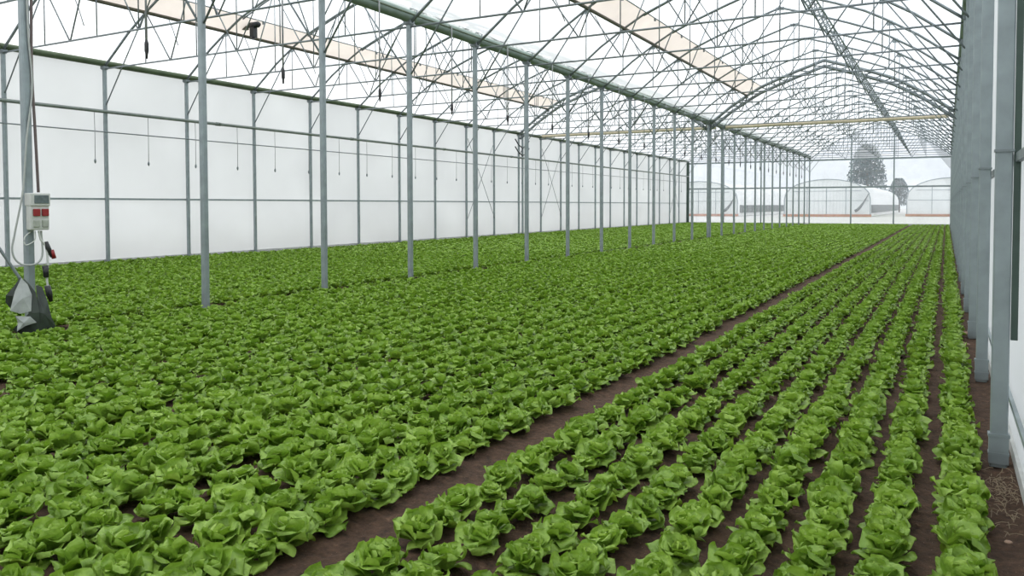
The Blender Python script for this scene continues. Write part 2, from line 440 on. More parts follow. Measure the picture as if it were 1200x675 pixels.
for xc, where, grp in ((XC_NEAR, 'in the bay nearest the camera', 'trusses of the nearest bay'), (XC_FAR, 'in the bay beyond the middle posts', 'trusses of the bay beyond the middle posts')):
    first = 1
    k = 0
    T0 = None
    for n in range(0, N_END + 1):
        if n < first: continue
        k += 1
        lab = 'arched tube roof truss %s, %s from the camera' % (where, ordinal(k))
        if n == 12:
            r = thing('roof_truss', 'heavy double-tube roof truss %s, halfway down' % where, 'roof truss', (xc, YN(n), 0), grp)
            for nm, me in TH: link(nm, me, r)
            continue
        if n == N_END: lab = 'last arched roof truss %s, against the far gable' % where
        if T0 is None:
            T0 = thing('roof_truss', lab, 'roof truss', (xc, YN(n), 0), grp)
            for nm, me in TM: link(nm, me, T0)
        else: copy_thing(T0, (xc, YN(n), 0), lab, grp)

# ------------------------------------------------------------------ roof vents: cream screen, dark bar, drive tube and racks
def roof_vent(xc, label):
    r = thing('roof_vent', label, 'roof vent', (xc, 0, 0), 'roof vents')
    y0, y1 = YN(0), YN(12) - .1
    mb = MB()
    prof = [(side(-1, 1.66), lz(1.66) + .04), (side(-1, 2.0), lz(2.0) + .035), (side(-1, 2.28), lz(2.28) + .045)]
    vs = [];  ny = 49
    for j in range(ny):
        y = y0 + (y1 - y0) * j / (ny - 1); sag = .012 * math.sin(j * PI / 2) ** 2
        vs += [(x, y, z - (sag if i == 1 else 0)) for i, (x, z) in enumerate(prof)]
    fs = [(j * 3 + i, j * 3 + i + 1, j * 3 + i + 4, j * 3 + i + 3) for j in range(ny - 1) for i in range(2)]
    mb.add(vs, fs); link('screen', mb.mesh('screen', M['cream'], True), r)
    mb = MB(); mb.tube([(side(-1, 1.70), y0, lz(1.70) - .02), (side(-1, 1.70), y1, lz(1.70) - .02)], .045, 8); link('lower_bar', mb.mesh('lower_bar', M['darkbar'], True), r)
    mb = MB(); mb.tube([(side(-1, 2.3), y0, lz(2.3) + .02), (side(-1, 2.3), y1, lz(2.3) + .02)], .016, 8); link('drive_tube', mb.mesh('drive_tube', M['steel_dark'], True), r)
    mb = MB(); mb.tube([(side(-1, 1.55), 0, lz(1.7) + .0), (side(-1, 1.72), 0, 6.0), (side(-1, 1.90), 0, 5.60)], .011, 6); rack = mb.mesh('rack', M['steel_dark'], True)
    for n in range(1, 12): link('rack', rack, r, (0, YN(n) + .75, 0))
    mb = MB(); mb.box((side(-1, 2.3), 0, lz(2.3) - .02), (.05, .04, .08)); gear = mb.mesh('gear_housing', M['steel_dark'])
    for n in range(1, 12): link('gear_housing', gear, r, (0, YN(n) + .75, 0))
roof_vent(XC_NEAR, 'cream vent strip along the roof slope of the nearest bay')
roof_vent(XC_FAR, 'cream vent strip along the roof slope beyond the middle posts')

# vent motor
x, y, z = side(-1, 2.28) + XC_FAR, YN(4) + .45, lz(2.28) - .13
mo = thing('vent_motor', 'black geared motor hanging at the cream roof vent', 'motor', (x, y, z))
mb = MB(); mb.tube([(-.15, -.02, 0), (.15, -.02, 0)], [.085, .085], 12); mb.tube([(.15, -.02, 0), (.21, -.02, 0)], [.06, .05], 12); link('motor_body', mb.mesh('motor_body', M['dark'], True), mo)
mb = MB(); mb.box((-.03, -.02, -.20), (.15, .14, .28)); mb.tube([(-.03, -.02, -.32), (-.03, -.02, -.38)], .05, 10); link('gearbox', mb.mesh('gearbox', M['dark']), mo)
mb = MB(); mb.box((-.36, .0, .08), (.14, .12, .34)); mb.tube([(-.42, 0, .2), (-.2, 0, -.02)], .02, 6); mb.box((-.25, 0, .0), (.16, .06, .07)); link('mounting_bracket', mb.mesh('mounting_bracket', M['darkbar']), mo)

# lattice girder under the slope of the nearest bay
lg = thing('lattice_girder', 'long grey lattice girder under the roof slope of the nearest bay', 'girder', (0, 0, 0))
def gx(y): return -3.0 + .0 * y
gy0, gy1 = YN(3), YN(22)
def gz(y): return 6.52 - .2 * (y > 100)
for dx, dz in ((-.11, -.05), (.11, .05)):
    mb = MB(); mb.tube([(-3.0 + dx, gy0, 6.52 + dz), (-3.0 + dx, gy1, 6.52 + dz)], .022, 8); link('chord', mb.mesh('chord', M['steel'], True), lg)
mb = MB(); yy = gy0; i = 0
while yy < gy1 - .2:
    s = 1 if i % 2 else -1
    mb.tube([(-3.0 - .11 * s, yy, 6.52 - .05 * s), (-3.0 + .11 * s, yy + .22, 6.52 + .05 * s)], .011, 5, cap=False); yy += .22; i += 1
link('lacing', mb.mesh('lacing', M['steel'], True), lg)
mb = MB(); mb.tube([(-3.0, 0, 6.52), (-3.0, 0, lz(3.29))], .012, 6); hm = mb.mesh('hanger', M['steel_dark'], True)
for n in range(3, 23): link('hanger', hm, lg, (0, YN(n), 0))

# rolled cream shade screens across the house at the halfway seam
for xc, lab in ((XC_NEAR, 'cream rolled shade screen across the nearest bay at the halfway seam'), (XC_FAR, 'cream rolled shade screen across the bay beyond the middle posts')):
    r = thing('shade_screen_roll', lab, 'shade screen', (xc, YN(13) - .30, 5.20), 'rolled shade screens')
    mb = MB(); mb.tube([(-BAY + .25 + k * (2 * BAY - .5) / 16, 0, -.012 * math.sin(k * PI / 4) ** 2) for k in range(17)], .085, 10); link('roll', mb.mesh('roll', M['cream_roll'], True), r)
    for xx in (-4.3, 4.3):
        mb = MB(); mb.box((xx, .16, -.12), (.05, .36, .06)); mb.box((xx, 0, -.05), (.06, .10, .26)); link('bracket', mb.mesh('bracket', M['steel_dark']), r)

# ------------------------------------------------------------------ rails, pipes, bracing on the long wall
def rail(name, x, z, r, y0, y1, label, cat, mat):
    t = thing(name, label, cat, (x, 0, z)); mb = MB()
    mb.tube([(0, y0 + (y1 - y0) * k / 30, 0) for k in range(31)], r, 8); link('tube', mb.mesh('tube', mat, True), t); return t
wp = rail('water_pipe', XW + .16, 3.93, .045, Y0S + .3, Y_END - .3, 'thick grey water pipe running high along the white wall', 'pipe', M['pipe'])
mb = MB(); mb.tube([(0, -.09, 0), (0, .09, 0)], .055, 10); mb.tube([(0, 0, 0), (.09, 0, .02)], .025, 8); cp = mb.mesh('coupling', M['pipe'], True)
for yy in (16.3, 22.3, 28.3, 34.3, 40.3, 46.3, 52.3): link('coupling', cp, wp, (0, yy, 0))
rail('wall_rail', XW + .04, 3.42, .016, Y0S, Y_END, 'thin upper rail on the white wall below the water pipe', 'rail', M['steel_dark'])
mb = MB(); mb.box((XW - .05, (Y0S + Y_END) / 2, 1.69), (.03, Y_END - Y0S, .05)); t = tag(link('wall_rail', mb.mesh('wall_rail', M['steel'])), 'lower grey rail at chest height on the white wall', 'rail')
mb = MB(); mb.box((.355, (Y0S + Y_END) / 2, 1.76), (.03, Y_END - Y0S, .05)); t = tag(link('wall_rail', mb.mesh('wall_rail', M['steel_dark'])), 'dark rail on the near film wall behind the dense posts', 'rail')
mb = MB(); mb.box((.352, (Y0S + Y_END) / 2, .34), (.02, Y_END - Y0S, .03)); t = tag(link('wall_rail', mb.mesh('wall_rail', M['steel'])), 'low rail on the near film wall just above the kerb', 'rail')
for n, lab in ((10, 'crossed brace rods on the white wall before the doubled post'), (13, 'crossed brace rods on the white wall past the doubled post'), (22, 'crossed brace rods on the white wall near the far end')):
    t = thing('cross_brace', lab, 'brace', (XW + .03, YN(n), 0), 'crossed wall braces')
    for za, zb, dx in ((.9, 4.55, 0), (4.55, .9, .025)):
        mb = MB(); mb.tube([(dx, .04, za), (dx, 2.46, zb)], .013, 6); link('rod', mb.mesh('rod', M['steel_dark'], True), t)
# forked bracket by the doubled wall post
t = thing('pipe_bracket', 'forked dark bracket on the doubled post of the white wall', 'bracket', (XW + .10, YN(12) + .2, 4.05))
for dz in (0, .38):
    mb = MB(); mb.tube([(0, -.75, .42 + dz), (0.02, -.45, .16 + dz), (.02, 0, 0 + dz), (.02, .45, .16 + dz), (0, .75, .42 + dz)], .03, 8); link('fork', mb.mesh('fork', M['dark'], True), t)
mb = MB(); mb.box((.0, 0, .2), (.05, .06, .6)); link('upright', mb.mesh('upright', M['steel_dark']), t)

# irrigation drops under the wall pipe
mb = MB(); mb.tube([(0, 0, 0), (.004, .004, -.6), (0, 0, -1.22)], .008, 6); line = mb.mesh('line', M['wire'], True)
mb = MB(); mb.tube([(0, 0, -1.20), (0, 0, -1.24), (0, 0, -1.28), (0, 0, -1.32)], [.012, .028, .026, .010], 8); tip = mb.mesh('nozzle', M['steel_dark'], True)
D0 = None
for k in range(35):
    loc = (XW + .16, 12.42 + 1.53 * k, 3.91); lab = 'thin irrigation line hanging from the wall pipe, %s from the camera' % ordinal(k + 1)
    if D0 is None:
        D0 = thing('hanging_irrigation_line', lab, 'irrigation line', loc, 'irrigation lines under the wall pipe'); link('line', line, D0); link('nozzle', tip, D0)
    else: copy_thing(D0, loc, lab)
# black tipped drops off the middle gutter
mb = MB(); mb.tube([(0, 0, .05), (0, 0, -1.62)], .014, 8); mb.tube([(0, 0, .04), (-.05, 0, .10), (-.13, 0, .12)], .012, 6); rod = mb.mesh('stem', M['wire'], True)
mb = MB(); mb.tube([(0, 0, -1.55), (0, 0, -1.60), (0, 0, -1.70), (0, 0, -1.74), (0, 0, -1.80)], [.014, .028, .028, .016, .013], 10); fog = mb.mesh('nozzle', M['dark'], True)
F0 = None
for k in range(23):
    loc = (XM + .15, 6.82 + 2.44 * k, 5.24); lab = 'black-tipped misting rod hanging off the middle gutter, %s from the camera' % ordinal(k + 1)
    if F0 is None:
        F0 = thing('hanging_nozzle', lab, 'misting nozzle', loc, 'misting rods under the middle gutter'); link('stem', rod, F0); link('nozzle', fog, F0)
    else: copy_thing(F0, loc, lab)

# ------------------------------------------------------------------ far end frame
E0 = None
for x, lab in ((-6.40, 'end-wall post near the middle of the nearest bay, closer to the gutter line'), (-3.45, 'end-wall post of the nearest bay, closer to the near film wall'),
               (-16.1, 'end-wall post beyond the middle posts, closer to the white wall'), (-13.1, 'end-wall post beyond the middle posts, closer to the middle row')):
    if E0 is None: E0 = build_post(lab, 'end-wall posts', .10, .08, 6.8, (x, Y_END - .02, 0)); 
    else: copy_thing(E0, (x, Y_END - .02, 0), lab)
for z, w, lab in ((5.0, .12, 'grey cross rail at the foot of the far gable sheet'), (2.88, .12, 'grey cross rail halfway up the clear far end')):
    mb = MB(); mb.box(((XW + XR) / 2, Y_END + .02, z), (XR - XW - .1, .06, w)); tag(link('gable_rail', mb.mesh('gable_rail', M['steel'])), lab, 'rail')
cp_ = thing('corner_post', 'dark corner post where the white wall meets the far end', 'post', (XW + .06, Y_END - .22, 0))
link('shaft', shaft_mesh(.22, .16, 5.1, 'shaft', M['channel']), cp_)

# ------------------------------------------------------------------ switch box, cables, plugs and bundled sheet at the first middle post
bx = thing('switch_box', 'pale switch box with red sockets fixed to the first middle post', 'switch box', (XM + .055, YN(0) + .05, 1.44))
def bbox(name, c, d, mat, parent, bev=.006):
    mb = MB(); mb.box(c, d); me = mb.mesh(name, mat); o = link(name, me, parent)
    m = o.modifiers.new('bevel', 'BEVEL'); m.width = bev; m.segments = 2; return o
bbox('enclosure', (.05, 0, -.02), (.10, .22, .40), M['box'], bx, .014)
bbox('hood', (.052, 0, .135), (.125, .232, .15), M['box'], bx, .01)
bbox('window', (.117, .012, .138), (.012, .165, .095), M['lid'], bx, .004)
for yy in (-.045, .055): bbox('red_socket', (.108, yy, -.015), (.035, .075, .085), M['red'], bx, .008)
for yy in (-.045, .055):
    s = bbox('grey_socket', (.104, yy, -.145), (.024, .070, .085), M['socket'], bx, .008)
def cable(name, pts, r, mat, label, extra=None):
    t = thing(name, label, 'cable', (0, 0, 0)); mb = MB()
    P = [Vector(p) for p in pts]; Q = []
    for i in range(len(P) - 1):                       # smooth the line
        a, b_, c, d = P[max(i - 1, 0)], P[i], P[i + 1], P[min(i + 2, len(P) - 1)]
        for k in range(6):
            u = k / 6
            Q.append(.5 * ((2 * b_) + (-a + c) * u + (2 * a - 5 * b_ + 4 * c - d) * u * u + (-a + 3 * b_ - 3 * c + d) * u ** 3))
    Q.append(P[-1]); mb.tube(Q, r, 7); link('sheath', mb.mesh('sheath', mat, True), t); return t
px, py = XM, YN(0)
cable('power_cable', [(px + .05, py + .055, 5.05), (px + .055, py + .06, 4.0), (px + .05, py + .05, 3.1), (px + .055, py + .07, 2.4), (px + .06, py + .09, 1.66)], .016, M['cable_brown'], 'brown cable running down the post into the switch box')
cable('power_cable', [(px + .06, py - .0, 5.05), (px + .062, py + .01, 3.6), (px + .06, py + .045, 2.9), (px + .062, py - .03, 2.3), (px + .062, py - .065, 1.9), (px + .06, py - .1, 1.6), (px + .03, py - .17, 1.2), (px + .02, py - .20, .98), (px + .03, py - .13, .84), (px + .10, py + .0, .82), (px + .11, py + .09, .92), (px + .10, py + .09, 1.21)], .011, M['cable'], 'grey cable looping below the switch box')
cable('power_cable', [(px + .07, py + .0, 1.21), (px + .08, py - .09, 1.14), (px + .08, py - .08, 1.05), (px + .085, py + .02, 1.10), (px + .08, py + .03, 1.21)], .006, M['cable_white'], 'thin white cable coiled under the switch box')
pc = cable('hanging_plug_cable', [(px + .10, py + .06, 1.21), (px + .11, py + .08, 1.10), (px + .12, py + .13, 1.02), (px + .13, py + .14, .82), (px + .125, py + .13, .62), (px + .13, py + .15, .5)], .012, M['cable_white'], 'white cable with black and red plugs hanging under the switch box')
mb = MB(); mb.tube([(px + .125, py + .13, 1.08), (px + .13, py + .15, 1.0), (px + .14, py + .19, .90)], [.02, .030, .024], 10); link('black_plug', mb.mesh('black_plug', M['dark'], True), pc)
mb = MB(); mb.tube([(px + .15, py + .18, .98), (px + .15, py + .205, .88)], [.022, .026], 10); link('red_plug', mb.mesh('red_plug', M['red'], True), pc)
mb = MB(); mb.tube([(px + .13, py + .11, .80), (px + .13, py + .12, .66)], [.034, .030], 10); link('black_plug', mb.mesh('black_plug', M['dark'], True), pc)
mb = MB(); mb.tube([(px + .13, py + .13, .56), (px + .13, py + .15, .46), (px + .13, py + .17, .37)], [.032, .036, .02], 10); link('black_plug', mb.mesh('black_plug', M['dark'], True), pc)

# bundled sheet hanging over a rod, in front of the post
sx, sy = -9.065, 5.165
tp = thing('folded_sheet', 'grey-green plastic sheet bundled on a rod in front of the first middle post', 'plastic sheet', (sx, sy, 0))
right = Vector((.5, .866, 0)); toward = Vector((.866, -.5, 0))
def tarp_panel(outline, depths, mat, name):
    """pleated panel: outline in metres (across, height), with its own fold depth per vertex and a thickness"""
    mb = MB(); n = len(outline)
    c = Vector((sum(p[0] for p in outline) / n, sum(p[1] for p in outline) / n)); cd = sum(depths) / n + .03
    F = [right * a + toward * d + Vector((0, 0, h)) for (a, h), d in zip(outline, depths)]
    B = [right * (a * .96) + toward * (d - .035) + Vector((0, 0, h)) for (a, h), d in zip(outline, depths)]
    vs = F + B + [right * c.x + toward * cd + Vector((0, 0, c.y)), right * c.x + toward * (cd - .08) + Vector((0, 0, c.y))]
    fs = [(k, (k + 1) % n, 2 * n) for k in range(n)] + [(n + (k + 1) % n, n + k, 2 * n + 1) for k in range(n)] + [(k, n + k, n + (k + 1) % n, (k + 1) % n) for k in range(n)]
    mb.add(vs, fs); o = link(name, mb.mesh(name, mat), tp); return o
tarp_panel([(-.12, .70), (-.18, .60), (-.26, .50), (-.265, .42), (-.22, .35), (-.16, .33), (-.12, .45), (-.08, .60)], [.0, .02, .0, -.03, -.02, .04, .05, .02], M['tarp'], 'fold')
tarp_panel([(-.11, .69), (-.17, .55), (-.22, .34), (-.12, .30), (-.02, .32), (-.01, .50), (-.05, .62)], [.07, .09, .12, .13, .12, .10, .08], M['tarp_light'], 'pale_fold')
tarp_panel([(-.09, .69), (-.03, .62), (.03, .52), (.06, .30), (.05, .12), (-.02, .02), (-.10, .02), (-.20, .12), (-.13, .20), (-.02, .31)], [.05, .06, .09, .12, .10, .06, .04, .05, .08, .11], M['tarp'], 'fold')
tarp_panel([(.03, .60), (.09, .58), (.14, .42), (.18, .22), (.23, .10), (.20, .04), (.08, .0), (.02, .05), (.05, .30), (.04, .48)], [.02, .03, .06, .07, .06, .04, .06, .07, .08, .05], M['tarp'], 'fold')
tarp_panel([(-.17, .27), (-.03, .26), (.03, .19), (-.08, .16), (-.16, .10), (-.15, .20)], [.10, .13, .12, .13, .09, .09], M['tarp_light'], 'pale_fold')
rd = thing('leaning_rod', 'slim grey rod leaning into the bundled plastic sheet', 'rod', (sx, sy, 0))
mb = MB(); mb.tube([right * .02 + Vector((0, 0, .06)) - toward * .05, right * -.12 + Vector((0, 0, .68)) - toward * .02, right * -.55 + Vector((0, 0, 1.47)), right * -.95 + Vector((0, 0, 2.2))], .017, 8)
link('tube', mb.mesh('tube', M['steel_dark'], True), rd)

# ------------------------------------------------------------------ lettuces
def leaf_grid(az, length, width, el0, droop, curl, ruff, ph, nu, nv, base_r, base_z, r_=random):
    """one leaf: rounded blade rising at el0 and bending over by droop, edges ruffled"""
    V = np.zeros((nv + 1, nu + 1, 3))
    x = base_r; z = base_z; el = el0
    ca, sa = math.cos(az), math.sin(az)
    for j in range(nv + 1):
        v = j / nv
        if j:
            el = el0 - droop * v ** 1.4
            x += math.cos(el) * length / nv; z += math.sin(el) * length / nv
        w = width * (.20 + .80 * math.sin(PI * min(1, .12 + v * .62)) ** 1.1) * (1 if v < .72 else max(.0, 1 - ((v - .72) / .285) ** 2) ** .55)
        for i in range(nu + 1):
            u = -1 + 2 * i / nu
            lift = curl * u * u * w + ruff * abs(u) ** 1.5 * math.sin(ph + 2.2 * u + 5.0 * v) * (.25 + v)
            back = -.10 * u * u * length * v
            cx_ = x - math.sin(el) * lift + back * math.cos(el); cz = z + math.cos(el) * lift + back * math.sin(el) - .018 * (1 - abs(u)) * (1 if v > .1 else 0) * .6
            cz += ruff * .35 * math.sin(ph * 2 + 6 * v + 3 * u) * v
            lx = u * w * .5
            V[j, i] = (ca * cx_ - sa * lx, sa * cx_ + ca * lx, max(cz, .004))
    idx = np.arange((nv + 1) * (nu + 1)).reshape(nv + 1, nu + 1)
    F = np.stack([idx[:-1, :-1], idx[:-1, 1:], idx[1:, 1:], idx[1:, :-1]], -1).reshape(-1, 4)
    return V.reshape(-1, 3), F

def rosette(seed, nu, nv, layers):
    r = random.Random(seed); Vs = []; Fs = []; o = 0
    az0 = r.random() * 6.28
    for cnt, ln, wd, el, dr, cu, ru, br, bz in layers:
        for k in range(cnt):
            az = az0 + 2 * PI * (k + r.uniform(-.22, .22)) / cnt
            V, F = leaf_grid(az, ln * r.uniform(.85, 1.14), wd * r.uniform(.88, 1.14), el + r.uniform(-.26, .26), dr + r.uniform(-.4, .4), cu + r.uniform(-.12, .12), ru * r.uniform(.6, 1.3), r.random() * 6.28, nu, nv, br, bz)
            Vs.append(V); Fs.append(F + o); o += len(V)
        az0 += PI / cnt + r.uniform(-.2, .2)
    return np.concatenate(Vs), np.concatenate(Fs)
# count, length, width, elevation, droop, cup, ruffle, base radius, base height
OUTER = [(5, .150, .158, .70, .95, -.12, .024, .012, .018), (4, .146, .160, 1.02, .95, -.04, .026, .010, .030), (4, .128, .142, 1.28, .95, .04, .024, .008, .042)]
HEART = [(3, .100, .115, 1.36, .85, .12, .020, .006, .050), (3, .080, .088, 1.5, .5, .2, .016, .003, .055)]
LOW = [(5, .150, .150, .68, 1.0, -.08, .020, .012, .018), (5, .140, .145, 1.0, 1.0, .0, .022, .01, .032), (5, .108, .11, 1.33, .8, .12, .018, .006, .05)]
FAR = [(5, .150, .15, .72, .95, -.05, .014, .012, .02), (5, .125, .125, 1.15, .85, .05, .012, .01, .04)]

def np_mesh(name, V, F, mats, mi=None):
    me = bpy.data.meshes.new(name)
    me.vertices.add(len(V)); me.vertices.foreach_set('co', V.astype(np.float32).ravel())
    me.loops.add(F.size); me.loops.foreach_set('vertex_index', F.astype(np.int32).ravel())
    me.polygons.add(len(F)); me.polygons.foreach_set('loop_start', np.arange(0, F.size, 4, dtype=np.int32))
    me.polygons.foreach_set('use_smooth', np.ones(len(F), dtype=bool))
    for m in mats: me.materials.append(m)
    if mi is not None: me.polygons.foreach_set('material_index', mi.astype(np.int32))
    me.update(calc_edges=True); me.validate(); return me

# every plant of the field
plants = []
for ri, x in enumerate(ROWS):
    off = rng.random() * STEP
    ys = np.arange(-.6 + off, Y_END - .5, STEP)
    for y in ys:
        px_, py_ = x + rng.normal(0, .009 if ri < FIRST_PAST_FURROW else .018), y + rng.normal(0, .025)
        s = float(np.clip(rng.normal(.785, .07), .62, .94))
        if ri == 0: s *= 1.06
        if ri >= FIRST_PAST_FURROW: s *= 1.09
        plants.append((ri, px_, py_, s, rng.random() * 6.283))
pl = np.array(plants)
X, Yp, D = project(np.stack([pl[:, 1], pl[:, 2], np.full(len(pl), .1)], 1))
rad = FOCAL * .15 / np.maximum(D, .3)
inview = (D > .4) & (X > -rad) & (X < 1200 + rad) & (Yp - rad * .8 < 675)
visible = (D > .4) & (X > -rad * .4) & (X < 1200 + rad * .4) & (Yp - rad * .45 < 675)
posts_xy = [(XM, YN(n)) for n in range(N_END + 1)]
keep = np.ones(len(pl), bool)
for qx, qy in posts_xy: keep &= np.hypot(pl[:, 1] - qx - .12, pl[:, 2] - qy + .08) > .30
keep &= np.hypot(pl[:, 1] - sx, pl[:, 2] - sy) > .16
# in the first row a few plants are missing/small, as by the near posts
order = np.argsort(np.where(visible & keep, D, 1e9))[:300]
chosen = set(order.tolist())

NV = 7
protos = []
for k in range(NV):
    V, F = rosette(100 + k, 8, 9, OUTER); mo_ = np_mesh('lettuce', V, F, [M['leaf']])
    V, F = rosette(300 + k, 6, 7, HEART); mh_ = np_mesh('heart', V, F, [M['heart']])
    protos.append((mo_, mh_))
byrow = {}
for i in order: byrow.setdefault(int(pl[i, 0]), []).append(i)
L0 = [None] * NV
for ri in sorted(byrow):
    ids = sorted(byrow[ri], key=lambda i: pl[i, 2])
    for q, i in enumerate(ids):
        k = int(i) % NV
        if ri == 0: where = 'the outermost row beside the wall posts'
        elif ri < FIRST_PAST_FURROW: where = 'the %s row from the wall posts' % ordinal(ri + 1)
        else: where = 'the %s row past the wide furrow' % ordinal(ri - FIRST_PAST_FURROW + 1)
        lab = 'green lettuce, %s from the near end of %s' % (ordinal(q + 1), where)
        if L0[k] is None:
            o = link('lettuce', protos[k][0]); tag(o, lab, 'lettuce', 'lettuces in the nearest rows'); link('heart', protos[k][1], o); L0[k] = o
        else:
            o = L0[k].copy(); COL.objects.link(o); o['label'] = lab
            for ch in L0[k].children:
                c = ch.copy(); COL.objects.link(c); c.parent = o
        o.location = (pl[i, 1], pl[i, 2], 0); o.rotation_euler = (rng.normal(0, .13), rng.normal(0, .13), pl[i, 4]); s = pl[i, 3]; o.scale = (s, s, s * (1 + rng.normal(0, .07)))

# the rest of the field, one mesh
marg = (D > .2) & (X > -420) & (X < 1200 + 260)
near_extra = np.hypot(pl[:, 1], pl[:, 2]) < 6
rest = [i for i in range(len(pl)) if keep[i] and i not in chosen and (marg[i] or near_extra[i])]
lod = [[rosette(500 + k, 4, 4, LOW) for k in range(6)], [rosette(600 + k, 3, 3, LOW) for k in range(6)], [rosette(700 + k, 2, 2, FAR) for k in range(6)]]
Vs, Fs, o = [], [], 0
for i in rest:
    d = D[i]; l = 0 if d < 11 else (1 if d < 24 else 2)
    V, F = lod[l][int(rng.integers(6))]
    a = pl[i, 4]; s = pl[i, 3]; c_, s_ = math.cos(a), math.sin(a)
    R = np.array([[c_, s_, 0], [-s_, c_, 0], [0, 0, 1]]) * s
    Vs.append(V @ R + np.array([pl[i, 1], pl[i, 2], 0])); Fs.append(F + o); o += len(V)
field = link('lettuce_field', np_mesh('lettuce_field', np.concatenate(Vs), np.concatenate(Fs), [M['leaf']]))
tag(field, 'dense field of green lettuces stretching away beyond the nearest rows', 'lettuce', 'lettuces farther away', 'stuff')

# ------------------------------------------------------------------ stones and straw by the near wall
sm = []
for k in range(3):
    mb = MB(); ring = 7
    vs = [(0, 0, -.5)]; 
    for zz, rr_ in ((-.35, .75), (0, 1), (.35, .72)):
        for a in range(ring):
            q = rr_ * random.uniform(.8, 1.15); vs.append((q * math.cos(a * 2 * PI / ring), q * math.sin(a * 2 * PI / ring), zz * random.uniform(.85, 1.15)))
    vs.append((0, 0, .5)); fs = [(0, 1 + (a + 1) % ring, 1 + a) for a in range(ring)]
    for t_ in range(2):
        for a in range(ring): fs.append((1 + t_ * ring + a, 1 + t_ * ring + (a + 1) % ring, 1 + (t_ + 1) * ring + (a + 1) % ring, 1 + (t_ + 1) * ring + a))
    fs += [(1 + 2 * ring + a, 1 + 2 * ring + (a + 1) % ring, len(vs) - 1) for a in range(ring)]
    mb.add(vs, fs); sm.append(mb.mesh('stone', M['stone'], True))
for k, (x, y, r_, lab) in enumerate(((.235, 10.35, .07, 'larger brown stone lying by the third near post'), (.20, 9.6, .045, 'small brown stone between the second and third near posts'),
                                  (.15, 10.9, .04, 'small stone just past the third near post'), (.26, 4.05, .018, 'pale pebble on the bare soil before the first near post'))):
    s = tag(link('stone', sm[k % 3], None, (x, y, r_ * .3)), lab, 'stone', 'stones along the near wall'); s.scale = (r_, r_ * 1.1, r_ * .75); s.rotation_euler = (0, 0, k)
mb = MB()
for k in range(130):
    a = random.random() * PI; l_ = random.uniform(.02, .06); x, y = .27 + random.gauss(0, .045), 4.75 + random.gauss(0, .22)
    x = min(x, .335)
    z = random.uniform(-.005, .02); mb.tube([(x - math.cos(a) * l_ * .5, y - math.sin(a) * l_, z), (x, y, z + .006), (x + math.cos(a) * l_ * .5, y + math.sin(a) * l_, z)], .0016, 4, cap=False)
tag(link('straw', mb.mesh('straw', M['straw'])), 'dry straw scattered on the soil before the first near post', 'straw', None, 'stuff')

# ------------------------------------------------------------------ outside: tunnels and trees
def tunnel(xl, xr, y, h, depth, label, side_vent=True):
    w = xr - xl; xc = (xl + xr) / 2
    t = thing('polytunnel', label, 'greenhouse', (xc, y, 0), 'neighbouring greenhouses outside')
    hw = w / 2; sh = h * .56
    prof = [(-hw, 0), (-hw, sh * .8)]
    for k in range(13):
        a = PI - PI * k / 12; prof.append((hw * math.cos(a) * (1 - .0 * k), sh * .8 + (h - sh * .8) * math.sin(a) ** .85))
    prof += [(hw, sh * .8), (hw, 0)]
    mb = MB(); mb.extrude_y(prof, 0, depth, closed=False); link('cover', mb.mesh('cover', M['tunnel_roof'], True), t)
    mb = MB(); n = len(prof); mb.add([(x, -.02, z) for x, z in prof], [tuple(range(n))]); link('end_panel', mb.mesh('end_panel', M['tunnel']), t)
    mb = MB(); mb.tube([(x, -.06, z) for x, z in prof], .07, 6); link('end_arch', mb.mesh('end_arch', M['steel']), t)
    mb = MB(); mb.box((0, -.14, .12), (w + .3, .2, .34)); link('base_board', mb.mesh('base_board', M['brick']), t)
    for xx in (-hw * .45, 0, hw * .45):
        mb = MB(); mb.box((xx, -.08, h * .40), (.09, .06, h * .80)); link('mullion', mb.mesh('mullion', M['steel']), t)
    mb = MB(); mb.box((0, -.08, h * .42), (w * .97, .05, .08)); mb.box((0, -.08, h * .68), (w * .80, .05, .08)); link('cross_bar', mb.mesh('cross_bar', M['steel']), t)
    mb = MB(); mb.tube([(hw * (.66 + .30 * s_), -.15, h * (.14 + .46 * s_ ** 1.5)) for s_ in (0, .2, .4, .6, .8, 1)], [.20, .20, .18, .12, .08, .05], 6); link('vent_roll', mb.mesh('vent_roll', M['mesh'], True), t)
    if side_vent:
        mb = MB(); mb.box((hw + .06, depth * .5, 1.0), (.12, depth * .96, 1.1)); link('side_vent', mb.mesh('side_vent', M['mesh']), t)
    return t
tunnel(-19.6, -8.75, 113.5, 5.0, 70, 'neighbouring greenhouse with a rounded end, framed right of the last middle post')
tunnel(-37.2, -26.0, 113.5, 5.0, 70, 'neighbouring greenhouse with a rounded end, seen between the wall corner and the middle posts')
tunnel(-4.75, 6.3, 121.0, 5.2, 60, 'neighbouring greenhouse half hidden by the near posts')
tunnel(-55.0, -43.6, 113.5, 5.0, 70, 'neighbouring greenhouse hidden behind the white wall')

